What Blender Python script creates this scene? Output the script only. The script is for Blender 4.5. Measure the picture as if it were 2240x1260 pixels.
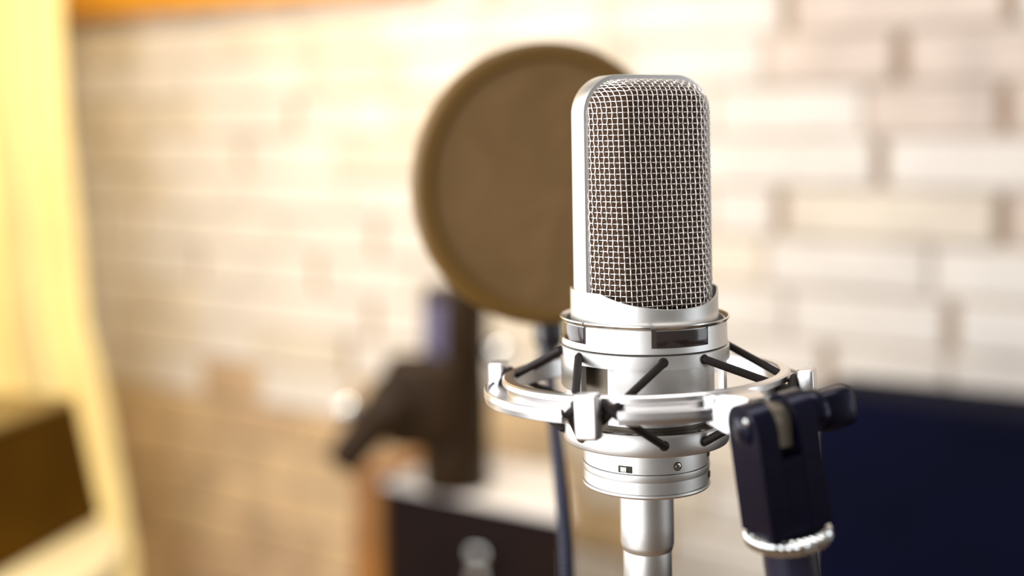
import bpy, bmesh, math, random
from math import sin, cos, pi, radians, sqrt, asin, atan2
from mathutils import Vector, Matrix

random.seed(7)
for o in list(bpy.data.objects):
    bpy.data.objects.remove(o)
scene = bpy.context.scene
C = scene.collection

# ------------------------------------------------------------------ camera
F = 2600.0            # focal length in pixels of the 2240 wide frame
CAMZ = 1.15
HZ = 300.0            # eye level row
cam_d = bpy.data.cameras.new('camera')
cam = bpy.data.objects.new('camera', cam_d)
C.objects.link(cam)
cam.location = (0, 0, CAMZ)
cam.rotation_euler = (pi / 2, 0, 0)
cam_d.sensor_width = 36
cam_d.lens = 36 * F / 2240
cam_d.shift_y = -(630 - HZ) / 2240
cam_d.clip_start = 0.01
cam_d.dof.use_dof = True
cam_d.dof.focus_distance = 0.412
cam_d.dof.aperture_fstop = 2.9
scene.camera = cam

# ------------------------------------------------------------------ world, exposure, lights
scene.view_settings.view_transform = 'Standard'
scene.view_settings.look = 'None'
scene.view_settings.gamma = 1
scene.view_settings.use_curve_mapping = False
scene.view_settings.exposure = 0.17

world = bpy.data.worlds.new('world')
scene.world = world
world.use_nodes = True
world.node_tree.nodes['Background'].inputs[0].default_value = (1.0, 0.93, 0.86, 1)
world.node_tree.nodes['Background'].inputs[1].default_value = 0.25


def area(name, loc, target, sx, sy, power, col, spread=180):
    l = bpy.data.lights.new(name, 'AREA')
    l.shape = 'RECTANGLE'
    l.size = sx
    l.size_y = sy
    l.energy = power
    l.color = col
    l.spread = radians(spread)
    o = bpy.data.objects.new(name, l)
    C.objects.link(o)
    o.location = loc
    o.rotation_euler = (Vector(target) - Vector(loc)).to_track_quat('-Z', 'Y').to_euler()
    return o


area('soft_key_left', (-0.88, 0.0, 1.28), (0.05, 0.55, 1.02), 1.9, 1.9, 33, (0.98, 0.985, 1.0))  # soft key added out of view to whiten the silver; no window is built
area('side_fill', (-1.45, 1.42, 1.15), (0.05, 0.43, 1.10), 1.0, 1.5, 15, (1.0, 0.985, 0.98))  # added out of view so the head frame's outer side reflects white
area('wall_fill', (0.1, 0.7, 2.7), (0.1, 1.9, 0.9), 1.4, 0.9, 15, (1.0, 0.96, 0.92))  # added overhead fill aimed at the brick wall, no fixture
area('right_fill', (1.1, 0.2, 1.25), (0.05, 0.45, 1.05), 0.3, 0.9, 2.0, (0.86, 0.93, 1.0))  # small added light for the highlight on the right edges
area('warm_fill', (-0.35, 0.9, 2.1), (-0.95, 2.6, 1.0), 0.4, 0.4, 10, (1.0, 0.80, 0.46), 110)  # added warm fill for the left wall beside the curtain

# ------------------------------------------------------------------ materials


def nodes_of(name):
    m = bpy.data.materials.new(name)
    m.use_nodes = True
    nt = m.node_tree
    return m, nt, nt.nodes['Principled BSDF']


def mat(name, col, rough=0.5, metal=0.0, bump=None, vary=None, spec=None, coat=0.0, trans=0.0):
    """bump=(scale, strength, distance) noise bump; vary=(scale, amount) noise on base colour"""
    m, nt, b = nodes_of(name)
    b.inputs['Base Color'].default_value = (*col, 1)
    b.inputs['Roughness'].default_value = rough
    b.inputs['Metallic'].default_value = metal
    if spec is not None:
        b.inputs['Specular IOR Level'].default_value = spec
    b.inputs['Coat Weight'].default_value = coat
    tc = nt.nodes.new('ShaderNodeTexCoord')
    if bump:
        n = nt.nodes.new('ShaderNodeTexNoise')
        n.inputs['Scale'].default_value = bump[0]
        n.inputs['Detail'].default_value = 3
        nt.links.new(tc.outputs['Object'], n.inputs['Vector'])
        bp = nt.nodes.new('ShaderNodeBump')
        bp.inputs['Strength'].default_value = bump[1]
        bp.inputs['Distance'].default_value = bump[2]
        nt.links.new(n.outputs['Fac'], bp.inputs['Height'])
        nt.links.new(bp.outputs[0], b.inputs['Normal'])
    if vary:
        n = nt.nodes.new('ShaderNodeTexNoise')
        n.inputs['Scale'].default_value = vary[0]
        n.inputs['Detail'].default_value = 4
        nt.links.new(tc.outputs['Object'], n.inputs['Vector'])
        r = nt.nodes.new('ShaderNodeValToRGB')
        a = vary[1]
        r.color_ramp.elements[0].position = 0.3
        r.color_ramp.elements[1].position = 0.7
        r.color_ramp.elements[0].color = (*[c * (1 - a) for c in col], 1)
        r.color_ramp.elements[1].color = (*[min(1, c * (1 + a)) for c in col], 1)
        nt.links.new(n.outputs['Fac'], r.inputs['Fac'])
        nt.links.new(r.outputs[0], b.inputs['Base Color'])
    return m


M_silver = mat('satin_silver', (0.74, 0.735, 0.72), 0.36, 1.0, bump=(9500, 0.5, 0.00006))
M_edge = mat('polished_silver', (0.80, 0.78, 0.75), 0.22, 1.0)
M_wire = mat('steel_wire', (0.90, 0.86, 0.83), 0.2, 1.0)
M_ring = mat('anodised_ring', (0.80, 0.79, 0.79), 0.28, 1.0, bump=(3000, 0.15, 0.00005))
M_black = mat('black_plastic', (0.016, 0.014, 0.018), 0.28, 0.0, coat=0.3)
M_blackmat = mat('black_cord', (0.009, 0.005, 0.004), 0.6, 0.0, spec=0.3, bump=(2500, 0.6, 0.0002))
M_insert = mat('black_insert', (0.022, 0.014, 0.012), 0.18, 0.0, coat=0.5)
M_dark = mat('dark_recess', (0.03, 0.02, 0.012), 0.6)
M_body = mat('dark_body', (0.22, 0.19, 0.15), 0.45, 1.0)
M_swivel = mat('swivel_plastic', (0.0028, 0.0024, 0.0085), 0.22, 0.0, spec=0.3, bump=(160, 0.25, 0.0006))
M_chrome = mat('chrome', (0.85, 0.88, 0.88), 0.10, 1.0)
M_pole = mat('black_pole', (0.012, 0.013, 0.028), 0.22, 0.0, coat=0.6)


def lining_material():
    m, nt, b = nodes_of('grille_lining')
    tc = nt.nodes.new('ShaderNodeTexCoord')
    v = nt.nodes.new('ShaderNodeTexVoronoi')
    v.inputs['Scale'].default_value = 2600
    nt.links.new(tc.outputs['Object'], v.inputs['Vector'])
    bp = nt.nodes.new('ShaderNodeBump')
    bp.inputs['Strength'].default_value = 0.8
    bp.inputs['Distance'].default_value = 0.00022
    nt.links.new(v.outputs['Distance'], bp.inputs['Height'])
    nt.links.new(bp.outputs[0], b.inputs['Normal'])
    b.inputs['Base Color'].default_value = (0.075, 0.040, 0.022, 1)
    b.inputs['Metallic'].default_value = 0.75
    b.inputs['Roughness'].default_value = 0.25
    return m


M_lining = lining_material()


def cord_material(name, col, scale):
    m, nt, b = nodes_of(name)
    tc = nt.nodes.new('ShaderNodeTexCoord')
    w = nt.nodes.new('ShaderNodeTexWave')
    w.bands_direction = 'Z'
    w.inputs['Scale'].default_value = scale
    nt.links.new(tc.outputs['Object'], w.inputs['Vector'])
    bp = nt.nodes.new('ShaderNodeBump')
    bp.inputs['Strength'].default_value = 0.6
    bp.inputs['Distance'].default_value = 0.0005
    nt.links.new(w.outputs['Fac'], bp.inputs['Height'])
    nt.links.new(bp.outputs[0], b.inputs['Normal'])
    b.inputs['Base Color'].default_value = (*col, 1)
    b.inputs['Roughness'].default_value = 0.4
    b.inputs['Specular IOR Level'].default_value = 0.35
    return m


M_goose = cord_material('gooseneck', (0.007, 0.008, 0.026), 130)


def filter_material():
    m, nt, b = nodes_of('filter_nylon')
    tc = nt.nodes.new('ShaderNodeTexCoord')
    n = nt.nodes.new('ShaderNodeTexNoise')
    n.inputs['Scale'].default_value = 26
    n.inputs['Detail'].default_value = 5
    n.inputs['Distortion'].default_value = 0.8
    nt.links.new(tc.outputs['Object'], n.inputs['Vector'])
    r = nt.nodes.new('ShaderNodeValToRGB')
    r.color_ramp.elements[0].position = 0.25
    r.color_ramp.elements[1].position = 0.75
    r.color_ramp.elements[0].color = (0.17, 0.092, 0.027, 1)
    r.color_ramp.elements[1].color = (0.23, 0.130, 0.045, 1)
    nt.links.new(n.outputs['Fac'], r.inputs['Fac'])
    nt.links.new(r.outputs[0], b.inputs['Base Color'])
    b.inputs['Roughness'].default_value = 0.75
    bp = nt.nodes.new('ShaderNodeBump')
    bp.inputs['Strength'].default_value = 0.4
    bp.inputs['Distance'].default_value = 0.002
    nt.links.new(n.outputs['Fac'], bp.inputs['Height'])
    nt.links.new(bp.outputs[0], b.inputs['Normal'])
    tr = nt.nodes.new('ShaderNodeBsdfTransparent')
    tr.inputs[0].default_value = (0.9, 0.75, 0.6, 1)
    mx = nt.nodes.new('ShaderNodeMixShader')
    mx.inputs[0].default_value = 0.07
    out = nt.nodes['Material Output']
    nt.links.new(b.outputs[0], mx.inputs[1])
    nt.links.new(tr.outputs[0], mx.inputs[2])
    nt.links.new(mx.outputs[0], out.inputs[0])
    return m


M_filter = filter_material()
M_hoop = mat('filter_hoop', (0.15, 0.075, 0.008), 0.5)
M_bwhite = mat('whitewashed_brick', (0.80, 0.735, 0.665), 0.9, vary=(9, 0.09), bump=(60, 0.4, 0.004))
M_bcream = mat('cream_brick', (0.76, 0.67, 0.55), 0.9, vary=(9, 0.12), bump=(60, 0.4, 0.004))
M_bpink = mat('pinkish_brick', (0.67, 0.56, 0.48), 0.9, vary=(11, 0.14), bump=(60, 0.4, 0.004))
M_btan = mat('bare_tan_brick', (0.66, 0.48, 0.28), 0.9, vary=(11, 0.2), bump=(60, 0.4, 0.004))
M_btan2 = mat('bare_brown_brick', (0.60, 0.42, 0.25), 0.9, vary=(11, 0.2), bump=(60, 0.4, 0.004))
M_mortar = mat('mortar', (0.56, 0.49, 0.42), 0.95, vary=(12, 0.15))
M_joint = mat('open_joint', (0.33, 0.23, 0.15), 0.95)
M_orange = mat('orange_wood', (0.92, 0.40, 0.02), 0.5, vary=(14, 0.15))
M_curtain = mat('yellow_curtain', (0.95, 0.77, 0.37), 0.85, vary=(5, 0.08))
M_navy = mat('navy_fabric', (0.0012, 0.0018, 0.012), 0.8, vary=(6, 0.35), spec=0.08)
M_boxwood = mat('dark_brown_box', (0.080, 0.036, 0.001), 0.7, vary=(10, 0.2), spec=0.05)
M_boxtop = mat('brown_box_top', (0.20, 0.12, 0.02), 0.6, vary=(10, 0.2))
M_cream = mat('cream_paint', (0.86, 0.72, 0.42), 0.4)
M_cabdark = mat('dark_cabinet', (0.010, 0.004, 0.003), 0.6, vary=(8, 0.3), spec=0.12)
M_cabtop = mat('pale_top', (0.88, 0.83, 0.79), 0.5, vary=(12, 0.06))
M_cabwood = mat('brown_wood', (0.30, 0.115, 0.012), 0.5, vary=(14, 0.25))
M_standbrown = mat('dark_brown_metal', (0.026, 0.013, 0.004), 0.5, spec=0.2)
M_floor = mat('wood_floor', (0.20, 0.12, 0.06), 0.5, vary=(4, 0.25))
M_plaster = mat('plaster', (0.70, 0.64, 0.56), 0.9)

# ------------------------------------------------------------------ helpers


def W(px, py, Y):
    return Vector(((px - 1120) * Y / F, Y, CAMZ - (py - HZ) * Y / F))


def empty(name, loc, rot=(0, 0, 0), label=None, cat=None, group=None):
    o = bpy.data.objects.new(name, None)
    o.empty_display_size = 0.02
    C.objects.link(o)
    o.location = loc
    o.rotation_euler = rot
    if label:
        o['label'] = label
    if cat:
        o['category'] = cat
    if group:
        o['group'] = group
    return o


def obj(name, bm, m, parent=None, smooth=35, label=None, cat=None, kind=None):
    bmesh.ops.recalc_face_normals(bm, faces=bm.faces)
    me = bpy.data.meshes.new(name)
    bm.to_mesh(me)
    bm.free()
    for mm in (m if isinstance(m, (list, tuple)) else [m]):
        me.materials.append(mm)
    o = bpy.data.objects.new(name, me)
    C.objects.link(o)
    if parent:
        o.parent = parent
    if smooth:
        for p in me.polygons:
            p.use_smooth = True
        me.set_sharp_from_angle(angle=radians(smooth))
    if label:
        o['label'] = label
    if cat:
        o['category'] = cat
    if kind:
        o['kind'] = kind
    return o


MM = 0.001


def lathe(bm, prof, a0=0.0, a1=360.0, n=128, closed=True, M=None):
    """closed (r,z) profile turned about z, phi=0 faces -y, positive to +x; mm units"""
    full = abs(a1 - a0) >= 359.99
    k = n if full else max(2, int(n * (a1 - a0) / 360) + 1)
    rings = []
    cnt = k if full else k + 1
    for i in range(cnt):
        a = radians(a0 + (a1 - a0) * i / k)
        ring = []
        for r, z in prof:
            v = Vector((r * sin(a), -r * cos(a), z)) * MM
            if M:
                v = M @ v
            ring.append(bm.verts.new(v))
        rings.append(ring)
    m = len(prof)
    for i in range(k):
        A = rings[i]
        B = rings[(i + 1) % cnt]
        for j in range(m if closed else m - 1):
            jj = (j + 1) % m
            try:
                bm.faces.new((A[j], A[jj], B[jj], B[j]))
            except ValueError:
                pass
    if not full and closed:
        bm.faces.new(rings[0])
        bm.faces.new(rings[-1])


def box(bm, c, s, M=None, bev=0.0, seg=2):
    r = bmesh.ops.create_cube(bm, size=1.0)
    vs = r['verts']
    for v in vs:
        v.co = Vector((v.co.x * s[0] + c[0], v.co.y * s[1] + c[1], v.co.z * s[2] + c[2]))
    es = set()
    for v in vs:
        es.update(v.link_edges)
    out = vs
    if bev > 0:
        rr = bmesh.ops.bevel(bm, geom=list(es), offset=bev, segments=seg, affect='EDGES', profile=0.5)
        out = list({v for f in rr['faces'] for v in f.verts} | {v for v in vs if v.is_valid})
    if M:
        for v in out:
            v.co = M @ v.co
    return out


def tube(bm, pts, r, n=8, closed=False, caps=True):
    """pts in metres, r scalar or list"""
    pts = [Vector(p) for p in pts]
    N = len(pts)
    rr = r if isinstance(r, (list, tuple)) else [r] * N
    T = []
    for i in range(N):
        a = pts[(i - 1) % N] if closed or i > 0 else pts[0]
        b = pts[(i + 1) % N] if closed or i < N - 1 else pts[-1]
        t = (b - a)
        T.append(t.normalized() if t.length > 1e-12 else Vector((0, 0, 1)))
    up = Vector((0, 0, 1)) if abs(T[0].z) < 0.9 else Vector((1, 0, 0))
    u = T[0].cross(up).normalized()
    rings = []
    for i in range(N):
        u = (u - T[i] * u.dot(T[i])).normalized()
        w = T[i].cross(u)
        rings.append([bm.verts.new(pts[i] + (u * cos(2 * pi * k / n) + w * sin(2 * pi * k / n)) * rr[i]) for k in range(n)])
    for i in range(N if closed else N - 1):
        A = rings[i]
        B = rings[(i + 1) % N]
        for k in range(n):
            bm.faces.new((A[k], A[(k + 1) % n], B[(k + 1) % n], B[k]))
    if caps and not closed:
        bm.faces.new(rings[0])
        bm.faces.new(rings[-1])


def smooth_path(P, sub=8):
    """Catmull-Rom"""
    P = [Vector(p) for p in P]
    Q = [P[0] * 2 - P[1]] + P + [P[-1] * 2 - P[-2]]
    out = []
    for i in range(1, len(Q) - 2):
        for s in range(sub):
            t = s / sub
            a, b, c, d = Q[i - 1], Q[i], Q[i + 1], Q[i + 2]
            out.append(0.5 * ((2 * b) + (c - a) * t + (2 * a - 5 * b + 4 * c - d) * t * t + (3 * b - a - 3 * c + d) * t ** 3))
    out.append(P[-1])
    return out


def cyl(bm, p0, p1, r, n=32, bev=0.0):
    """cylinder between points with softened rims"""
    p0 = Vector(p0)
    p1 = Vector(p1)
    d = (p1 - p0).normalized()
    if bev:
        tube(bm, [p0, p0 + d * bev * 0.3, p0 + d * bev, p1 - d * bev, p1 - d * bev * 0.3, p1],
             [r - bev, r - bev * 0.3, r, r, r - bev * 0.3, r - bev], n)
    else:
        tube(bm, [p0, p1], r, n)


# ------------------------------------------------------------------ the room
WO = Vector((0, 2.105, 0))
WU = Vector((0.8457, -0.5337, 0))
WN = Vector((-0.5337, -0.8457, 0))     # towards the camera


def wall_px(s, z):
    x = s * WU.x
    y = WO.y + s * WU.y
    return 1120 + F * x / y, HZ + F * (CAMZ - z) / y


bm = bmesh.new()
S0, S1 = -3.2, 2.2
H = 0.0785
Mw = Matrix(((WU.x, WN.x, 0, WO.x), (WU.y, WN.y, 0, WO.y), (0, 0, 1, 0), (0, 0, 0, 1)))


def wbox(s0, s1, d0, d1, z0, z1, mi, bev=0.006):
    n0 = len(bm.faces)
    before = set(bm.faces)
    box(bm, ((s0 + s1) / 2, (d0 + d1) / 2, (z0 + z1) / 2), (s1 - s0, d1 - d0, z1 - z0), Mw, bev, 1)
    for f in bm.faces:
        if f not in before:
            f.material_index = mi


# the mortar bed behind the bricks
wbox(S0, S1, -0.16, -0.011, 0, 2.6, 5, 0)


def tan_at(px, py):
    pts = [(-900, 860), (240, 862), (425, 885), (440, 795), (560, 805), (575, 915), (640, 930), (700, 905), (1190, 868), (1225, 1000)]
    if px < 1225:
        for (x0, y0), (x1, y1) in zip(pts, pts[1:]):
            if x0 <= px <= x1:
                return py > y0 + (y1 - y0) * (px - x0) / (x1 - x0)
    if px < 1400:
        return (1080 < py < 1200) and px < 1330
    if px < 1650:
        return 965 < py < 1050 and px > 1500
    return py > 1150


brick_faces = []
rows = int(2.6 / H)
rng = random.Random(3)
# build bricks in one bmesh; the face set test above is slow, so add them by hand


def brick(s0, s1, z0, z1, d, mi):
    b = 0.005
    co = []
    for (a, c) in ((s0, z0), (s1, z0), (s1, z1), (s0, z1)):
        co.append(bm.verts.new(Mw @ Vector((a, -0.012, c))))
    mid = []
    for (a, c) in ((s0, z0), (s1, z0), (s1, z1), (s0, z1)):
        mid.append(bm.verts.new(Mw @ Vector((a, d - b, c))))
    fr = []
    for (a, c) in ((s0 + b, z0 + b), (s1 - b, z0 + b), (s1 - b, z1 - b), (s0 + b, z1 - b)):
        fr.append(bm.verts.new(Mw @ Vector((a, d, c))))
    for i in range(4):
        j = (i + 1) % 4
        for A, B in ((co, mid), (mid, fr)):
            f = bm.faces.new((A[i], A[j], B[j], B[i]))
            f.material_index = mi
    f = bm.faces.new(fr)
    f.material_index = mi


JOINTS = [(1705, 480), (1925, 345), (1970, 115), (2200, 240), (2195, 470), (430, 590), (690, 600), (300, 500), (820, 530), (1720, 40),
          (2215, 15), (640, 250), (525, 320)]


BREAKS = [(440, 845), (568, 845), (640, 905), (1058, 930), (700, 915)]


def s_of(px):
    k = (px - 1120) / F
    return WO.y * k / (WU.x - WU.y * k)


for r in range(-1, rows + 1):
    zb = CAMZ - 15 * H + r * H
    z0 = max(0.0, zb + 0.004)
    z1 = zb + H - 0.004
    if z1 < 0.01 or z1 > 2.6:
        continue
    forced = []
    for jx, jy in JOINTS:
        s_ = s_of(jx)
        y_ = WO.y + s_ * WU.y
        zz_ = CAMZ - (jy - HZ) * y_ / F
        if zb <= zz_ < zb + H:
            forced.append(s_)
    forced.sort()
    soft = []
    for jx, jy in BREAKS:
        s_ = s_of(jx)
        zz_ = CAMZ - (jy - HZ) * (WO.y + s_ * WU.y) / F
        if zb <= zz_ < zb + H:
            soft.append(s_)
    s = S0 + (0.0 if r % 2 else -0.12)
    while s < S1:
        L = rng.choice((0.235, 0.24, 0.25, 0.17, 0.26))
        dark = rng.random() < 0.10
        nxt = [q for q in forced if q > s + 0.02]
        if nxt and nxt[0] < s + L + 0.11:
            L = nxt[0] - s + 0.010
            dark = True
        for q in soft:
            if s + 0.03 < q < s + L:
                L = q - s
                dark = False
        gap = 0.020 if dark else 0.007
        a, b = max(s, S0), min(s + L - gap, S1)
        if b - a > 0.02:
            px, py = wall_px((a + b) / 2, (z0 + z1) / 2)
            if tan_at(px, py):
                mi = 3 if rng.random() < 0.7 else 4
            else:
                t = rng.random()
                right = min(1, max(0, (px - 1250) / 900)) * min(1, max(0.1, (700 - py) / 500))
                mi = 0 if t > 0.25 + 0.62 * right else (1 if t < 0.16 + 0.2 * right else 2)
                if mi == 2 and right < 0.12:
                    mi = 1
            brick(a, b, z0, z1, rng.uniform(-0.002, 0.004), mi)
            if dark and b < S1 - 0.03:
                f0 = [bm.verts.new(Mw @ Vector(v)) for v in ((b, -0.0105, z0), (b + gap, -0.0105, z0), (b + gap, -0.0105, z1), (b, -0.0105, z1))]
                bm.faces.new(f0).material_index = 6
        s += L
wall = obj('wall_back', bm, [M_bwhite, M_bcream, M_bpink, M_btan, M_btan2, M_mortar, M_joint], smooth=0, kind='structure')

bm = bmesh.new()
box(bm, (0, 0.6, -0.03), (7, 7.5, 0.06))
obj('floor', bm, M_floor, smooth=0, kind='structure')

# wooden rail along the top of the wall on the left
bm = bmesh.new()
box(bm, ((S0 - 0.15) / 2 - 0.0, 0.022, 1.475), (-0.15 - S0, 0.035, 0.11), Mw, 0.004, 2)
obj('trim_1', bm, M_orange, smooth=0, kind='structure')

# ------------------------------------------------------------------ curtain
EDGE = [(0.0, -0.70), (0.354, -0.735), (0.646, -0.785), (0.796, -0.825), (0.973, -0.84), (1.2, -0.868), (1.4, -0.878), (2.3, -0.89)]


def edge_x(z):
    for (z0, x0), (z1, x1) in zip(EDGE, EDGE[1:]):
        if z <= z1:
            t = (z - z0) / (z1 - z0)
            return x0 + (x1 - x0) * t
    return EDGE[-1][1]


bm = bmesh.new()
nx, nz = 120, 40
rows_ = []
for j in range(nz + 1):
    z = 0.02 + 2.2 * j / nz
    xe = edge_x(z)
    row = []
    for i in range(nx + 1):
        t = i / nx
        x = -1.55 + (xe + 1.55) * t
        y = 2.30 + 0.022 * sin(t * 34 + 0.5 * sin(z * 2)) + 0.010 * sin(t * 75 + z) + 0.012 * (1 - z / 2) * sin(t * 19)
        row.append(bm.verts.new((x, y, z)))
    rows_.append(row)
for j in range(nz):
    for i in range(nx):
        bm.faces.new((rows_[j][i], rows_[j][i + 1], rows_[j + 1][i + 1], rows_[j + 1][i]))
bmesh.ops.recalc_face_normals(bm, faces=bm.faces)
r = bmesh.ops.solidify(bm, geom=list(bm.faces), thickness=0.003)
cur = obj('curtain', bm, M_curtain, smooth=60, label='bright yellow curtain hanging down the left edge in front of the brick wall', cat='curtain')
cur_rod = bmesh.new()
cyl(cur_rod, (-1.6, 2.30, 2.225), (-0.8, 2.30, 2.225), 0.012)
obj('curtain_rod', cur_rod, M_edge, cur)

# ------------------------------------------------------------------ round cream table with the brown box
tb = empty('round_table', (-0.67, 1.37, 0), label='cream round table in the bottom left corner under the brown box', cat='table')
bm = bmesh.new()
lathe(bm, [(0.01, 625), (200, 625), (207, 629), (210, 637), (210, 650), (207, 660), (200, 664), (0.01, 664)], n=96)
obj('tabletop', bm, M_cream, tb)
bm = bmesh.new()
lathe(bm, [(0.01, 20), (28, 20), (24, 60), (22, 560), (60, 624), (0.01, 624)], n=48)
obj('pedestal', bm, M_cream, tb)
bm = bmesh.new()
lathe(bm, [(0.01, 0), (150, 0), (152, 8), (140, 16), (30, 24), (0.01, 24)], n=64)
obj('base', bm, M_cream, tb)

bx = empty('brown_box', (-0.62, 1.40, 0.665), label='dark brown box standing on the cream table at the left edge', cat='box')
bm = bmesh.new()
c0 = Vector((-0.548, 1.50))                # right rear corner of the top
v = Vector((-0.228, -0.974)).normalized()
w = Vector((-0.974, 0.228)).normalized()
L1, L2 = 0.22, 0.20


def boxq(z, off):
    e = (-v - w) * off
    q = [c0, c0 + v * L1, c0 + v * L1 + w * L2, c0 + w * L2]
    cx = sum((p for p in q), Vector((0, 0))) / 4
    return [Vector(((p - cx) * (1 + off) + cx).to_tuple() + (z,)) for p in q]


off = Vector((-0.62, 1.40, 0.665))
bot = boxq(0.665, 0.22)
top = boxq(0.817, 0.0)
vb = [bm.verts.new(p - off) for p in bot]
vt = [bm.verts.new(p - off) for p in top]
bm.faces.new(vb)
bm.faces.new(vt)
for i in range(4):
    bm.faces.new((vb[i], vb[(i + 1) % 4], vt[(i + 1) % 4], vt[i]))
bmesh.ops.bevel(bm, geom=list(bm.edges), offset=0.004, segments=2, affect='EDGES')
obj('body', bm, M_boxwood, bx)
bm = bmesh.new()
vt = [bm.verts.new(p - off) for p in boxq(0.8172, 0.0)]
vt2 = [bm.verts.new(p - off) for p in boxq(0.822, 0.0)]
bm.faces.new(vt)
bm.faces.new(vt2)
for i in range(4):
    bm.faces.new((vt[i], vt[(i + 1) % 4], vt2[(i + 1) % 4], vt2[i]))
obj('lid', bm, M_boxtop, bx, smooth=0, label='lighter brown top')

# ------------------------------------------------------------------ dark cabinet with a pale top
cb0 = Vector((-0.188, 1.75, 0))
Mc = Matrix(((WU.x, -WN.x, 0, 0), (WU.y, -WN.y, 0, 0), (0, 0, 1, 0), (0, 0, 0, 1)))
cab = empty('cabinet', cb0, label='dark cabinet with a pale top below the pop filter, in front of the brick wall', cat='cabinet')
LC = 0.312


def plan_prism(bm, pts, z0, z1, bev):
    """upright prism on a plan outline given in the cabinet's own axes"""
    A = [bm.verts.new(Mc @ Vector((x, y, z0))) for x, y in pts]
    B = [bm.verts.new(Mc @ Vector((x, y, z1))) for x, y in pts]
    fs = [bm.faces.new(A), bm.faces.new(B)]
    for j in range(len(pts)):
        jj = (j + 1) % len(pts)
        fs.append(bm.faces.new((A[j], A[jj], B[jj], B[j])))
    es = {e for f in fs for e in f.edges}
    bmesh.ops.bevel(bm, geom=list(es), offset=bev, segments=2, affect='EDGES')


bm = bmesh.new()
plan_prism(bm, [(-0.004, 0.006), (LC - 0.006, 0.006), (LC - 0.128, 0.19), (-0.004, 0.19)], 0.06, 0.635, 0.003)
for lx, ly in ((0.03, 0.03), (LC - 0.06, 0.03), (0.03, 0.165), (LC - 0.15, 0.165)):
    box(bm, (lx, ly, 0.031), (0.035, 0.035, 0.062), Mc)
obj('body', bm, M_cabdark, cab)
bm = bmesh.new()
plan_prism(bm, [(-0.006, 0), (LC, 0), (LC - 0.125, 0.195), (-0.006, 0.195)], 0.6355, 0.6445, 0.002)
obj('top', bm, M_cabtop, cab, label='pale white top')
bm = bmesh.new()
box(bm, (-0.034, 0.097, 0.325), (0.055, 0.195, 0.65), Mc, 0.005)
obj('side_panel', bm, M_cabwood, cab, label='orange brown wooden side')
bm = bmesh.new()
kx = 0.165
for kx_, kz, kr in ((0.172, 0.568, 0.012), (0.172, 0.538, 0.010)):
    a = Mc @ Vector((kx_, 0.006, kz))
    b_ = Mc @ Vector((kx_, -0.014, kz))
    cyl(bm, a, b_, kr, 24, 0.003)
    obj('knob', bm, M_chrome, cab, label='chrome knob')
    bm = bmesh.new()
bm.free()

# black stand on the cabinet
st0 = W(997, 1004, 1.72)
st0.z = 0.6448
st = empty('desk_stand', st0, label='dark brown desk stand with a thick post standing on the pale cabinet top', cat='stand')
bm = bmesh.new()
lathe(bm, [(0.01, 0), (48, 0), (50, 4), (50, 60), (49, 150), (48, 158), (0.01, 160)], n=48)
obj('post', bm, M_standbrown, st)
bm = bmesh.new()
lathe(bm, [(0.01, 160.3), (46, 160.3), (48, 164), (48, 282), (45, 290), (0.01, 292)], n=48)
obj('cap', bm, M_standbrown, st)
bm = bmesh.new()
lathe(bm, [(47.5, 190), (49, 190), (49, 272), (47.5, 272)], -100, -18, n=48)  # blue reflection on the left of the stand, put in as a coloured shell
obj('reflection', bm, mat('slate_reflection', (0.09, 0.08, 0.16), 0.35), st, label='painted slate blue sleeve on the left side')
bm = bmesh.new()
box(bm, (-0.042, -0.03, 0.130), (0.12, 0.06, 0.135), None, 0.026, 4)
obj('clamp', bm, M_standbrown, st)
bm = bmesh.new()
tube(bm, smooth_path([(-0.072, -0.03, 0.135), (-0.112, -0.035, 0.100), (-0.142, -0.035, 0.068), (-0.160, -0.035, 0.040)], 5),
     [0.048, 0.047, 0.045, 0.042, 0.038, 0.031, 0.030, 0.029, 0.029, 0.028, 0.028, 0.028, 0.028, 0.027, 0.026, 0.022], 20)
obj('handle', bm, M_standbrown, st)
for (dx, dz) in ((0.066, 0.203), (-0.150, 0.122)):  # chrome balls added to make two bright highlights
    bm = bmesh.new()
    bmesh.ops.create_uvsphere(bm, u_segments=20, v_segments=12, radius=0.018)
    for vv in bm.verts:
        vv.co += Vector((dx, -0.04, dz))
    obj('screw', bm, M_chrome, st, label='chrome ball added as a bright highlight')

# ------------------------------------------------------------------ navy sofa on the right
sf0 = Vector((0.40, 1.56, 0))
sofa = empty('sofa', sf0, label='dark navy sofa with its straight back against the brick wall at right', cat='sofa')
bm = bmesh.new()
box(bm, (0.62, 0.03, 0.431), (1.24, 0.16, 0.782), Mc, 0.014, 4)
obj('backrest', bm, M_navy, sofa)
bm = bmesh.new()
box(bm, (0.68, -0.22, 0.24), (1.10, 0.335, 0.34), Mc, 0.03, 4)
obj('seat', bm, M_navy, sofa)
for lx in (0.06, 1.18):
    bm = bmesh.new()
    box(bm, (lx, -0.22, 0.30), (0.12, 0.33, 0.52), Mc, 0.03, 4)
    obj('armrest', bm, M_navy, sofa)
for lx in (0.06, 1.18):
    for ly in (-0.33, 0.05):
        bm = bmesh.new()
        a = Mc @ Vector((lx, ly, 0))
        tube(bm, [a, a + Vector((0, 0, 0.06))], 0.02, 16)
        obj('foot', bm, M_black, sofa)

# ------------------------------------------------------------------ pop filter
PY = 0.640
pc = W(1200, 400, PY)
pf = empty('pop_filter', pc, (0, 0, radians(20.5)), label='round pop filter with brown fabric in a dark hoop behind the microphone', cat='pop filter')
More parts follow.
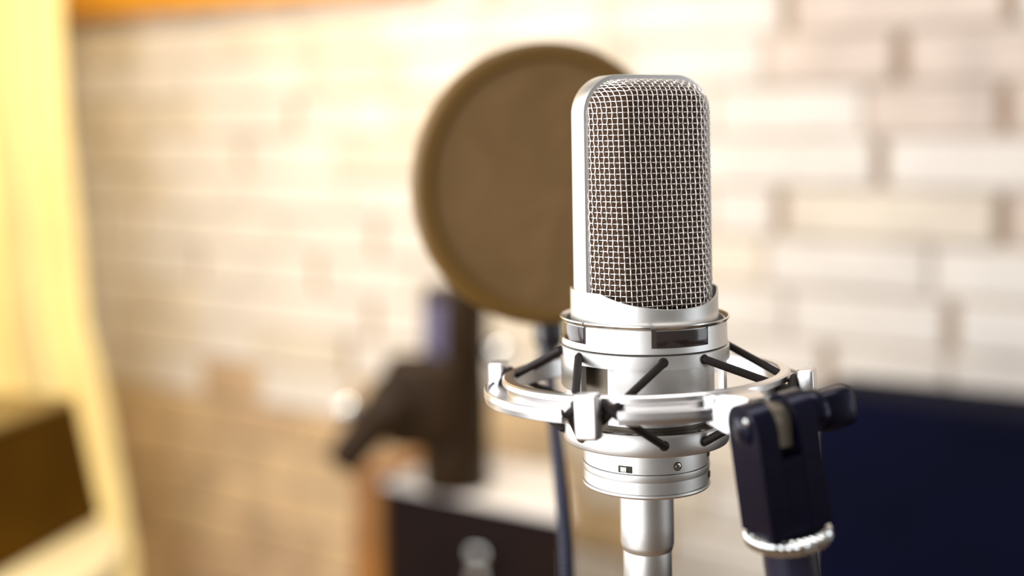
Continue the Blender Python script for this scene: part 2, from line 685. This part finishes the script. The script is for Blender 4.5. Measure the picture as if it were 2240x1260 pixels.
# local: hoop axis along y
Rxh = Matrix.Rotation(pi / 2, 4, 'X')
bm = bmesh.new()
lathe(bm, [(66, -5), (67.5, -6.5), (74, -6.5), (76, -4.5), (76.3, 0), (76, 4.5), (74, 6.5), (67.5, 6.5), (66, 5)], n=160, M=Rxh)
obj('hoop', bm, M_hoop, pf)
bm = bmesh.new()
for yy in (-4.0, 4.0):
    nr = 16
    prev = None
    cen = bm.verts.new((0, yy * MM * 1.25, 0))
    for k in range(1, nr + 1):
        rr_ = 67 * k / nr
        ring = [bm.verts.new((rr_ * MM * cos(2 * pi * q / 96), (yy * (1.25 - 0.25 * (k / nr) ** 2) + 0.12 * sin(9 * 2 * pi * q / 96 + k)) * MM, rr_ * MM * sin(2 * pi * q / 96))) for q in range(96)]
        for q in range(96):
            if prev is None:
                bm.faces.new((cen, ring[q], ring[(q + 1) % 96]))
            else:
                bm.faces.new((prev[q], ring[q], ring[(q + 1) % 96], prev[(q + 1) % 96]))
        prev = ring
obj('fabric', bm, M_filter, pf, smooth=80)
bm = bmesh.new()
box(bm, (0, 0, -0.0815), (0.014, 0.016, 0.014), None, 0.003)
cyl(bm, (0, 0, -0.088), (0, 0, -0.100), 0.006, 20, 0.001)
obj('clip', bm, M_black, pf)
Mi = (Matrix.Translation(pc) @ Matrix.Rotation(radians(20.5), 4, 'Z')).inverted()
UP = Vector((0.1217, 0.3770))            # the upright of the microphone stand
gp = [pc + Vector((0, 0, -0.099)), W(1200, 800, 0.628), W(1208, 880, 0.60), W(1217, 960, 0.575), W(1229, 1080, 0.555), W(1238, 1190, 0.545), W(1243, 1290, 0.54),
      Vector((0.030, 0.535, 0.90)), Vector((0.045, 0.50, 0.80)), Vector((UP.x - 0.045, UP.y + 0.075, 0.68)), Vector((UP.x - 0.012, UP.y + 0.035, 0.62))]
bm = bmesh.new()
tube(bm, [Mi @ p for p in smooth_path(gp, 10)], 0.0034, 16)
obj('gooseneck', bm, M_goose, pf)
bm = bmesh.new()
pcl = Mi @ Vector((UP.x, UP.y + 0.0262, 0.62))
box(bm, (0, 0, 0), (0.034, 0.030, 0.04), Matrix.Translation(pcl) @ Matrix.Rotation(radians(-20.5), 4, 'Z'), 0.005)
obj('clamp', bm, M_black, pf)

# ------------------------------------------------------------------ microphone
DY = 0.433
LEAN = -0.0145
TURN = -0.1108
ZB = 125.6                     # distance of the mic's lower end below eye level, mm
root_loc = Vector((0.0490, DY, CAMZ - ZB * MM))
mic = empty('condenser_microphone', root_loc, (0, LEAN, TURN), label='silver condenser microphone with a woven wire grille in the shock mount', cat='microphone')


def zl(z):
    return z + ZB


def P(prof):
    return [(r, zl(z)) for r, z in prof]


YAW = radians(28)
Mh = Matrix.Rotation(YAW, 4, 'Z')
WF, DF, ZT, RO = 25.75, 5.5, 22.0, 13.5       # frame half width, half depth, top, corner radius

def crown(x, z):
    t = min(1, max(0, (z - (ZT - RO - 4)) / (RO + 4)))
    return z + 0.75 * t * cos(pi / 2 * min(1, abs(x) / WF))


# frame: an arch
path = []
zbot = -60.5
path.append((-WF, zbot, -1, 0))
for k in range(13):
    path.append((-WF, zbot + (ZT - RO - zbot) * (k + 1) / 14, -1, 0))
for k in range(0, 17):
    a = pi - (pi / 2) * k / 16
    path.append((-(WF - RO) + RO * cos(a), ZT - RO + RO * sin(a), cos(a), sin(a)))
for k in range(0, 17):
    a = pi / 2 - (pi / 2) * k / 16
    path.append(((WF - RO) + RO * cos(a), ZT - RO + RO * sin(a), cos(a), sin(a)))
for k in range(13, -1, -1):
    path.append((WF, zbot + (ZT - RO - zbot) * (k) / 14, 1, 0))
sec = [(-2.4, -DF + 0.35), (-2.1, -DF), (-0.35, -DF), (-0.1, -DF + 0.08), (0, -DF + 0.3), (0, DF - 0.75), (-0.25, DF - 0.12), (-0.6, DF), (-2.1, DF), (-2.4, DF - 0.35)]
bm = bmesh.new()
rings = []
for (x, z, nx_, nz_) in path:
    rings.append([bm.verts.new(Mh @ (Vector((x + nx_ * o_, y_, zl(crown(x, z) + nz_ * o_))) * MM)) for o_, y_ in sec])
for A, B in zip(rings, rings[1:]):
    for j in range(len(sec)):
        jj = (j + 1) % len(sec)
        bm.faces.new((A[j], A[jj], B[jj], B[j]))
bm.faces.new(rings[0])
bm.faces.new(rings[-1])
obj('head_frame', bm, M_silver, mic)

# grille surface
WM, ZM, RM, HM = WF - 1.5, ZT - 1.8, RO - 2.0, 13.3
INX, INZ = 11.0, 6.5


def wz(z):
    d = z - (ZM - RM)
    if d <= 0:
        return WM
    return WM - RM + sqrt(max(0, RM * RM - d * d))


def prof_f(t, p):
    t = min(1, max(0, t))
    return (1 - (1 - t) ** p) ** (1 / p)


def height(x, z, off=0.0):
    hx = prof_f((wz(z) - abs(x)) / INX, 1.55)
    hz = prof_f((ZM - z) / INZ, 2.0)
    return (HM + 0.5 * (1 - (x / WM) ** 2)) * hx * hz + off


# arc length samples of the horizontal profile
NS = 600
xs = [-WM + 2 * WM * i / NS for i in range(NS + 1)]
hs = [height(x, -20) for x in xs]
al = [0.0]
for i in range(NS):
    al.append(al[-1] + sqrt((xs[i + 1] - xs[i]) ** 2 + (hs[i + 1] - hs[i]) ** 2))


def x_at(s):
    lo, hi = 0, NS
    while hi - lo > 1:
        m_ = (lo + hi) // 2
        if al[m_] > s:
            hi = m_
        else:
            lo = m_
    t = (s - al[lo]) / (al[hi] - al[lo])
    return xs[lo] + (xs[hi] - xs[lo]) * t


zs = [ZM - 90 * i / 900 for i in range(901)]
hzv = [height(0, z) for z in zs]
az = [0.0]
for i in range(900):
    az.append(az[-1] + sqrt((zs[i + 1] - zs[i]) ** 2 + (hzv[i + 1] - hzv[i]) ** 2))


def z_at(s):
    lo, hi = 0, 900
    while hi - lo > 1:
        m_ = (lo + hi) // 2
        if az[m_] > s:
            hi = m_
        else:
            lo = m_
    t = (s - az[lo]) / (az[hi] - az[lo])
    return zs[lo] + (zs[hi] - zs[lo]) * t


PITCH = 1.93
WR = 0.225
SLANT = 0.035
NV = int(al[-1] / PITCH)
s_off = (al[-1] - NV * PITCH) / 2
NH = int((az[-1]) / PITCH)


def surf(x, z, amp, side):
    """point on the grille pushed along its normal by amp"""
    e = 0.15
    h = height(x, z)
    hx_ = (height(x + e, z) - height(x - e, z)) / (2 * e)
    hz_ = (height(x, z + e) - height(x, z - e)) / (2 * e)
    l = sqrt(1 + hx_ * hx_ + hz_ * hz_)
    px_, py_, pz_ = x - hx_ / l * amp, h + amp / l, z - hz_ / l * amp
    return Mh @ (Vector((px_, side * (-(DF - 0.9) - py_), zl(crown(px_, pz_)))) * MM)


def grille(side):
    bm = bmesh.new()
    SUB = 6
    z_low = -61.5
    for i in range(-1, NV + 3):
        pts = []
        for k in range(0, NH * SUB):
            s = k / SUB * PITCH + 0.4
            if s >= az[-1]:
                break
            z = z_at(s)
            if z < z_low:
                break
            sv = s_off + i * PITCH - SLANT * (z + 20)
            if sv < 0.02 or sv > al[-1] - 0.02:
                continue
            x = x_at(sv)
            if abs(x) > wz(z) - 0.05:
                continue
            amp = 0.22 * cos(pi * (k / SUB + i))
            pts.append(surf(x, z, amp, side))
        if len(pts) > 3:
            tube(bm, pts, WR * MM, 7)
    for j in range(NH):
        s = j * PITCH + 0.4
        if s >= az[-1]:
            break
        z = z_at(s)
        if z < z_low:
            break
        pts = []
        for k in range(-2 * SUB, NV * SUB + 1 + 2 * SUB):
            x = x_at(min(al[-1] - 1e-4, max(1e-4, s_off + k / SUB * PITCH - SLANT * (z + 20))))
            if abs(x) > min(wz(z) - 0.05, WM - 0.03):
                continue
            amp = -0.15 * cos(pi * (k / SUB + j)) - 0.10
            pts.append(surf(x, z, amp, side))
        if len(pts) > 3:
            tube(bm, pts, WR * 0.88 * MM, 7)
    return bm


g = obj('wire_grille', grille(1), M_wire, mic, smooth=80)
g2 = obj('wire_grille', grille(-1), M_wire, mic, smooth=80)

# inner lining behind the wires
for side in (1, -1):
    bm = bmesh.new()
    grid = []
    for j in range(60):
        z = ZM - 0.3 - (ZM + 60) * (j / 59)
        row = []
        ww = wz(z) - 0.3
        for i in range(61):
            x = -ww + 2 * ww * i / 60
            h = max(0, height(x, z) - 1.5 * prof_f((ww + 0.3 - abs(x)) / 4, 2) * 1.0)
            row.append(bm.verts.new(Mh @ (Vector((x, side * (-(DF - 1.2) - h), zl(crown(x, z)))) * MM)))
        grid.append(row)
    for j in range(59):
        for i in range(60):
            bm.faces.new((grid[j][i], grid[j][i + 1], grid[j + 1][i + 1], grid[j + 1][i]))
    obj('grille_lining', bm, M_lining, mic, smooth=80, label='dark brown inner gauze')

# scooped collar
bm = bmesh.new()
n = 240
lo_o, lo_i, hi_o, hi_i, mid_o, mid_i, mid2 = [], [], [], [], [], [], []
RC = 26.75
ringsC = []
for i in range(n):
    a = 2 * pi * i / n
    dd = min(abs((math.degrees(a) - 28 + 180) % 360 - 180), abs((math.degrees(a) - 208 + 180) % 360 - 180))
    t = max(0.0, 1 - (dd / 62) ** 2)
    if dd > 50:
        t = t * 1.0
    zt = -54.3 - 5.0 * (t ** 0.9) - 0.0
    pr = [(RC - 0.75, -61), (RC - 0.75, zt + -0.15), (RC - 0.6, zt), (RC - 0.15, zt), (RC, zt - 0.2), (RC, -77), (RC - 2, -77.5), (22.2, -62), (22.2, -61)]
    ringsC.append([bm.verts.new(Vector((r_ * sin(a), -r_ * cos(a), zl(z_))) * MM) for r_, z_ in pr])
m_ = len(ringsC[0])
for i in range(n):
    A, B = ringsC[i], ringsC[(i + 1) % n]
    for j in range(m_):
        jj = (j + 1) % m_
        bm.faces.new((A[j], A[jj], B[jj], B[j]))
obj('collar', bm, M_silver, mic)
bm = bmesh.new()
lathe(bm, P([(0.01, -61.2), (25.9, -61.2), (25.9, -62.2), (0.01, -62.2)]), n=64)
obj('collar_floor', bm, M_dark, mic)

bm = bmesh.new()
lathe(bm, P([(0.01, -77.6), (24.0, -77.6), (24.0, -108.5), (0.01, -108.5)]), n=96)
obj('body_tube', bm, M_body, mic)
bm = bmesh.new()
lathe(bm, P([(24.2, -79.0), (24.9, -79.3), (25.0, -79.8), (25.0, -100), (24.2, -100.4)]), -31, 128, n=180)
obj('body_panel', bm, M_silver, mic)
bm = bmesh.new()
lathe(bm, P([(0.01, -108.6), (22.6, -108.6), (22.7, -109.5), (22.7, -116.7), (21.4, -116.75), (21.4, -117.05), (23.0, -117.1), (23.05, -117.4), (22.75, -119.4),
             (22.2, -119.45), (22.2, -119.6), (22.7, -119.65), (22.75, -123.5), (21.9, -123.6), (21.9, -123.95), (23.0, -124.05), (23.1, -124.7), (22.8, -125.3), (22.0, -125.6), (0.01, -125.6)]), n=160)
obj('base_housing', bm, M_silver, mic)


def on_cyl(phi, r, z):
    a = radians(phi)
    return Matrix.Translation(Vector((r * sin(a), -r * cos(a), zl(z))) * MM) @ Matrix.Rotation(a, 4, 'Z')


# slide switch: dark slot and a small slider
Ms = on_cyl(asin(-44 / 138.0) * 57.3, 22.55, -115.2)
bm = bmesh.new()
box(bm, (0, 0, 0), (0.0050, 0.0008, 0.0023), Ms, 0.0001)
sw = obj('switch', bm, M_dark, mic, label='small dark switch slot')
bm = bmesh.new()
for q in range(4):
    box(bm, (-0.0013 + q * 0.00055, -0.0003, -0.0001), (0.00042, 0.0010, 0.0019), Ms, 0.00008)
box(bm, (-0.00045, -0.0001, -0.0001), (0.0021, 0.0009, 0.0018), Ms)
obj('slider', bm, M_edge, sw)
# screw
Msc = on_cyl(asin(66 / 138.0) * 57.3, 22.62, -114.3)
bm = bmesh.new()
lathe(bm, [(1.0, -0.1), (1.55, -0.1), (1.55, 0.22), (1.45, 0.30), (1.15, 0.30), (1.0, 0.1)], n=32, M=Msc @ Matrix.Rotation(pi / 2, 4, 'X'))
sc = obj('screw', bm, M_dark, mic)
bm = bmesh.new()
lathe(bm, [(0.01, -0.1), (1.25, -0.1), (1.3, 0.2), (1.0, 0.38), (0.01, 0.45)], n=32, M=Msc @ Matrix.Rotation(pi / 2, 4, 'X'))
hd = obj('screw_head', bm, M_edge, sc)
bm = bmesh.new()
for ang in (pi / 4 + 0.2, -pi / 4 + 0.2):
    box(bm, (0, -0.00040, 0), (0.0016, 0.0002, 0.00036), Msc @ Matrix.Rotation(ang, 4, 'Y'))
obj('screw_slot', bm, M_dark, sc)
# side notches on the base
for phi, z in ((76, -113.2), (78, -121.0)):
    bm = bmesh.new()
    box(bm, (0, 0, 0), (0.0022, 0.0009, 0.0022), on_cyl(phi, 22.7, z), 0.0001)
    obj('notch', bm, M_dark, mic, label='small dark notch at the right side')

# ------------------------------------------------------------------ plug and cable under the microphone
cbl = empty('microphone_cable', root_loc + Matrix.Rotation(LEAN, 4, 'Y') @ Vector((0, 0, -0.0002)), (0, LEAN, TURN),
            label='silver plug and black cable hanging straight down under the microphone', cat='cable')


def Q(prof):
    return [(r, z + 125.8) for r, z in prof]


bm = bmesh.new()
lathe(bm, Q([(0.01, -125.85), (9.7, -125.85), (9.75, -140), (9.75, -147.2), (9.2, -149.4), (8.9, -149.7), (0.01, -149.7)]), n=96)
pl = obj('plug', bm, M_silver, cbl)
bm = bmesh.new()
lathe(bm, Q([(0.01, -149.75), (8.8, -149.75), (8.85, -150.3), (8.7, -172), (7.5, -174), (0.01, -174)]), n=96)
obj('plug_sleeve', bm, M_silver, cbl)
bm = bmesh.new()
lathe(bm, Q([(0.01, -174.05), (6.5, -174.05), (4.2, -200), (0.01, -200)]), n=48)
obj('strain_relief', bm, M_black, cbl)
bm = bmesh.new()
endp = [(0, 0, -0.0735), (0, 0, -0.2), (0.004, 0.01, -0.5), (0.02, 0.03, -0.8), (0.02, 0.05, -0.98), (0.05, 0.06, -1.013), (0.2, 0.12, -1.0175), (0.4, 0.3, -1.0175)]
tube(bm, smooth_path(endp, 8), 0.003, 12)
obj('cord', bm, M_blackmat, cbl)

# ------------------------------------------------------------------ shock mount
mount = empty('shock_mount', root_loc, (0, LEAN, TURN), label='silver ring shock mount with black elastic cords around the microphone', cat='shock mount')

# top clip band
CL = [25.7 + 90 * k for k in range(4)]
bm = bmesh.new()
lathe(bm, P([(28.6, -65.4), (29.6, -65.4), (29.75, -65.8), (29.8, -72.9), (30.1, -73.5), (30.1, -73.9), (27.6, -73.9), (27.6, -71), (28.6, -70.6)]), n=180)
obj('clip_band', bm, M_silver, mount)
bm = bmesh.new()
for c in CL:
    for a0, a1 in ((c + 21.6, c + 68.6), (c - 19.0, c + 20.2)):
        lathe(bm, P([(28.9, -65.3), (29.5, -65.1), (30.2, -64.3), (30.65, -64.2), (30.85, -64.6), (30.5, -65.2), (29.9, -65.8), (29.0, -65.8)]), a0, a1, n=180)
obj('band_lip', bm, M_edge, mount, label='thin polished lip, notched beside each black insert')
for c in CL:
    bm = bmesh.new()
    lathe(bm, P([(29.3, -66.0), (30.0, -66.0), (30.15, -66.3), (30.15, -71.4), (30.0, -71.8), (29.3, -71.8)]), c - 17.9, c + 20.0, n=180)
    ins = obj('band_insert', bm, M_insert, mount, label='glossy black insert')
    bm = bmesh.new()
    lathe(bm, P([(29.3, -65.2), (29.95, -65.2), (29.95, -71.8), (29.3, -72.0)]), c - 21.0, c - 18.0, n=360)
    lathe(bm, P([(29.3, -65.2), (29.95, -65.2), (29.95, -71.8), (29.3, -72.0)]), c + 20.1, c + 21.3, n=720)
    obj('insert_slot', bm, M_dark, ins)
# seam shade painted as a dark ring under the clip band
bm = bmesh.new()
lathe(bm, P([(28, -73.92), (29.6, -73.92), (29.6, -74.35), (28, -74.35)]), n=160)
obj('seam_shade', bm, M_dark, mount)
# upper cradle
bm = bmesh.new()
lathe(bm, P([(28.1, -74.4), (30.0, -74.4), (30.45, -74.7), (30.5, -79.3), (28.1, -79.3)]), n=180)
lathe(bm, P([(28.1, -79.25), (30.5, -79.25), (30.45, -89.0), (30.2, -89.4), (28.1, -89.4)]), -100, -46.5, n=180)
for a in (66, 156, 246):
    lathe(bm, P([(28.1, -79.25), (30.2, -79.25), (30.2, -101.8), (28.1, -101.8)]), a, a + 7, n=180)
obj('upper_cradle', bm, M_silver, mount)
bm = bmesh.new()
lathe(bm, P([(26.2, -102.6), (26.9, -102.0), (28.8, -101.7), (29.6, -101.8), (29.95, -102.3), (30.0, -108.5), (29.7, -109.0), (24.1, -109.3), (24.1, -104)]), n=180)
obj('lower_cradle', bm, M_silver, mount)
bm = bmesh.new()
lathe(bm, P([(24.15, -101.6), (26.2, -101.6), (28.3, -101.3), (28.4, -101.68), (26.9, -101.95), (24.15, -103.9)]), n=160)
obj('cradle_seal', bm, M_insert, mount, label='dark inner rim of the lower cradle')

# outer ring, tilted a little; built about the axis point z=-90
ZR = zl(-90) * MM
Mt = Matrix.Translation((0, 0, ZR)) @ Matrix.Rotation(radians(-2.0), 4, 'X') @ Matrix.Rotation(radians(-2.0), 4, 'Y')


def R0(prof):
    return [(r, z + 90) for r, z in prof]


PH = [-18 + 90 * k for k in range(4)]
bm = bmesh.new()
lathe(bm, R0([(47.9, -85.5), (48.4, -85.1), (51.2, -85.1), (51.9, -85.6), (52.0, -87.3), (51.7, -87.7), (50.3, -88.1), (50.3, -91.9), (50.0, -92.3), (48.4, -92.3), (47.9, -91.8)]), n=240, M=Mt)
obj('inner_rail', bm, M_ring, mount)
bm = bmesh.new()
for p in PH:
    lathe(bm, R0([(50.2, -90.2), (54.5, -90.6), (56.6, -89.8), (57.1, -88.7), (58.4, -88.6), (58.8, -89.0), (58.8, -90.4), (58.35, -90.6), (58.35, -91.0),
                  (58.8, -91.2), (58.5, -92.9), (57.9, -93.2), (50.2, -92.2)]), p + 9.5, p + 80.5, n=240, M=Mt)
obj('channel_ring', bm, M_ring, mount)


def polar(phi, r, z, M=None):
    a = radians(phi)
    v = Vector((r * sin(a), -r * cos(a), z)) * MM
    return M @ v if M else v


for p in PH:
    bm = bmesh.new()
    a = radians(p)
    Mp = Mt @ Matrix.Rotation(a, 4, 'Z')
    box(bm, (0, -0.0585, -0.0003), (0.0078, 0.0058, 0.0148), Mp, 0.0011, 3)
    po = obj('post', bm, M_ring, mount)
    bm = bmesh.new()
    cyl(bm, Mp @ Vector((0, -0.0518, -0.0003)), Mp @ Vector((0, -0.0556, -0.0003)), 0.0022, 20)
    obj('post_neck', bm, M_dark, po)

# elastic cords
CR = 1.4
for p in PH:
    for up in (1, -1):
        zh = zl(-76.6) if up > 0 else zl(-104.9)
        rh = 30.3 if up > 0 else 29.8
        a1 = polar(p - 30, rh - 1.5, zh)
        a2 = polar(p - 30, rh + 0.6, zh)
        b1 = polar(p + 30, rh + 0.6, zh)
        b2 = polar(p + 30, rh - 1.5, zh)
        # wraps around the neck: the upper cord passes below it, the lower cord above it
        w_ = 6.4 if up > 0 else 8.2
        rr_ = 54.2 if up > 0 else 54.6
        zz = -2.9 * up
        L0 = Mt @ (Matrix.Rotation(radians(p), 4, 'Z') @ Vector((-w_ * MM, -rr_ * MM, (0.5 if up > 0 else 0.4) * MM * up)))
        L1_ = Mt @ (Matrix.Rotation(radians(p), 4, 'Z') @ Vector((-2.0 * MM, -(rr_ - 0.4) * MM, (zz - 0.4 * up) * MM)))
        R1_ = Mt @ (Matrix.Rotation(radians(p), 4, 'Z') @ Vector((2.0 * MM, -(rr_ - 0.4) * MM, (zz - 0.4 * up) * MM)))
        R0_ = Mt @ (Matrix.Rotation(radians(p), 4, 'Z') @ Vector((w_ * MM, -rr_ * MM, (0.5 if up > 0 else 0.4) * MM * up)))
        seg1 = [a1, a2] + [a2.lerp(L0, t) for t in (0.25, 0.5, 0.75)]
        mid = smooth_path([L0, L1_, R1_, R0_], 6)
        seg2 = [R0_.lerp(b1, t) for t in (0.25, 0.5, 0.75)] + [b1, b2]
        bm = bmesh.new()
        tube(bm, seg1 + mid + seg2, CR * MM, 12)
        obj('elastic_cord', bm, M_blackmat, mount)
    for phi in (p - 30, p + 30):
        for zh, rh in ((-76.6, 30.5), (-104.9, 30.0)):
            bm = bmesh.new()
            Mq = on_cyl(phi, rh - 0.3, zh) @ Matrix.Rotation(pi / 2, 4, 'X')
            lathe(bm, [(0.01, -0.5), (1.75, -0.5), (1.75, 0.42), (1.5, 0.42), (0.01, 0.3)], n=24, M=Mq)
            obj('cord_hole', bm, M_dark, mount)

# bracket from the ring to the swivel
BP = 29.5
Mb = Mt @ Matrix.Rotation(radians(BP), 4, 'Z')
bm = bmesh.new()
sect = []
for (r_, hw, z0_, z1_) in ((52, 8.2, -4.5, 5.0), (58, 8.4, -5.0, 5.2), (62, 7.5, -6.0, 5.6), (67, 5.0, -7.0, 5.6), (71, 3.9, -7.0, 5.0)):
    sect.append([bm.verts.new(Mb @ (Vector(q) * MM)) for q in ((-hw, -r_, z0_), (hw, -r_, z0_), (hw, -r_, z1_), (-hw, -r_, z1_))])
for A, B in zip(sect, sect[1:]):
    for j in range(4):
        bm.faces.new((A[j], A[(j + 1) % 4], B[(j + 1) % 4], B[j]))
bm.faces.new(sect[0])
bm.faces.new(sect[-1])
bmesh.ops.bevel(bm, geom=list(bm.edges), offset=0.0007, segments=2, affect='EDGES')
obj('ring_bracket', bm, M_ring, mount)
# tongue
RP = 78.3
bm = bmesh.new()


def stadium(bm, M, rc, zc, rad, halfw, zlow, th0, th1, n=24, hd=None):
    """prism: rounded top of radius rad about (radial rc, zc), straight sides down to zlow; extruded tangentially th0..th1 (mm)"""
    hd = hd or rad
    out = []
    for k in range(n + 1):
        a = pi * k / n
        out.append((rc + rad * cos(a), zc + rad * sin(a)))
    out.append((rc - hd, zlow))
    out.append((rc + hd, zlow))
    A = [bm.verts.new(M @ (Vector((th0, -r_, z_)) * MM)) for r_, z_ in out]
    B = [bm.verts.new(M @ (Vector((th1, -r_, z_)) * MM)) for r_, z_ in out]
    bm.faces.new(A)
    bm.faces.new(B)
    for j in range(len(out)):
        jj = (j + 1) % len(out)
        bm.faces.new((A[j], A[jj], B[jj], B[j]))


Mk = Matrix.Translation((0, 0, zl(-87.2) * MM)) @ Matrix.Rotation(radians(BP), 4, 'Z')
stadium(bm, Mk, RP - 0.5, 0, 6.0, 0, -6.5, -3.4, 3.4)
box(bm, (0, -0.0725, -0.0005), (0.0068, 0.008, 0.009), Mk)
bmesh.ops.bevel(bm, geom=[e for e in bm.edges if e.calc_face_angle(0) > 0.6], offset=0.0005, segments=2, affect='EDGES')
obj('tongue', bm, M_body, mount)
# swivel yoke, leaning
Ml = Mk @ Matrix.Translation((0, -RP * MM, 0)) @ Matrix.Rotation(radians(-8.2), 4, 'Y') @ Matrix.Translation((0, RP * MM, 0))
bm = bmesh.new()
for t0, t1 in ((-11.0, -3.8), (3.8, 11.0)):
    stadium(bm, Ml, RP, 0, 8.0, 0, -32.2, t0, t1)
bmesh.ops.bevel(bm, geom=[e for e in bm.edges if e.calc_face_angle(0) > 0.8], offset=0.0014, segments=3, affect='EDGES')
box(bm, (0, -RP * MM, -0.0205), (0.0106, 0.0156, 0.0230), Ml)
M_swivel.node_tree.nodes['Principled BSDF'].inputs['Specular Tint'].default_value = (0.6, 0.65, 1.0, 1)  # blue reflected sheen put into the specular tint and base colour
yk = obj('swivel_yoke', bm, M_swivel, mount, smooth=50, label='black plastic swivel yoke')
bm = bmesh.new()
cyl(bm, Ml @ Vector((-0.0118, -RP * MM, 0)), Ml @ Vector((-0.0108, -RP * MM, 0)), 0.0044, 24, 0.0003)
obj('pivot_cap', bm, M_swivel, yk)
bm = bmesh.new()
cyl(bm, Ml @ Vector((-0.0120, -(RP + 3.4) * MM, 0.0036)), Ml @ Vector((-0.0108, -(RP + 3.4) * MM, 0.0036)), 0.0012, 20, 0.0003)  # pin added to stand for a highlight on the yoke's left face
obj('glint', bm, M_chrome, yk, label='chrome pin added as a small bright rivet')
bm = bmesh.new()
cyl(bm, Ml @ Vector((0.0111, -RP * MM, 0)), Ml @ Vector((0.017, -RP * MM, 0)), 0.0068, 28, 0.001)
box(bm, (0.0225, -RP * MM, -0.0012), (0.0140, 0.0080, 0.0125), Ml @ Matrix.Translation((0, 0, 0)), 0.0028, 4)
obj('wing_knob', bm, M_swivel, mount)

# ------------------------------------------------------------------ microphone stand
Mroot = Matrix.Translation(root_loc) @ Matrix.Rotation(TURN, 4, 'Z') @ Matrix.Rotation(LEAN, 4, 'Y')
top_p = Mroot @ (Ml @ Vector((0, -RP * MM, -0.0324)))
ax = (Mroot.to_3x3() @ (Ml.to_3x3() @ Vector((0, 0, -1)))).normalized()
# arm straight down the yoke's axis to the joint on the upright
joint = top_p + ax * 0.26
foot_xy = Vector((joint.x, joint.y, 0))
stand = empty('microphone_stand', foot_xy, label='black pole stand with a knurled chrome nut under the swivel at right', cat='stand')
S = -foot_xy
bm = bmesh.new()
q0 = top_p + S
# knurled nut
zax = -ax
xax = zax.cross(Vector((0, 1, 0))).normalized()
yax = zax.cross(xax)
Mn = Matrix(((xax.x, yax.x, zax.x, q0.x), (xax.y, yax.y, zax.y, q0.y), (xax.z, yax.z, zax.z, q0.z), (0, 0, 0, 1)))
nn = 72
ringsN = []
for z_, rb in ((-0.2, 8), (-0.2, 11.4), (-0.9, 12.6), (-1.6, 12.9), (-3.4, 12.9), (-4.1, 12.6), (-4.8, 11.4), (-4.8, 8)):
    ring = []
    for i in range(nn):
        a = 2 * pi * i / nn
        r_ = rb + (0.45 if (i % 2 == 0 and rb > 11.5) else 0)
        ring.append(bm.verts.new(Mn @ (Vector((r_ * cos(a), r_ * sin(a), z_)) * MM)))
    ringsN.append(ring)
for k in range(len(ringsN)):
    A, B = ringsN[k], ringsN[(k + 1) % len(ringsN)]
    for i in range(nn):
        bm.faces.new((A[i], A[(i + 1) % nn], B[(i + 1) % nn], B[i]))
obj('knurled_nut', bm, M_chrome, stand, smooth=0, label='knurled chrome nut')
bm = bmesh.new()
cyl(bm, q0 + ax * 0.0002, q0 + ax * 0.26, 0.0086, 40)
obj('arm', bm, M_pole, stand)
bm = bmesh.new()
jl = joint + S
tube(bm, [jl + Vector((-0.02, 0, 0)), jl + Vector((0.02, 0, 0))], 0.02, 24)
obj('joint', bm, M_black, stand)
bm = bmesh.new()
cyl(bm, jl + Vector((0, 0, -0.01)), Vector((0, 0, 0.06)), 0.010, 32)
obj('upright', bm, M_pole, stand)
for k in range(3):
    bm = bmesh.new()
    a = 2 * pi * k / 3 + 0.5
    tube(bm, [Vector((0, 0, 0.16)), Vector((0.14 * cos(a), 0.14 * sin(a), 0.09)), Vector((0.30 * cos(a), 0.30 * sin(a), 0.010))], 0.009, 16)
    obj('leg', bm, M_pole, stand)
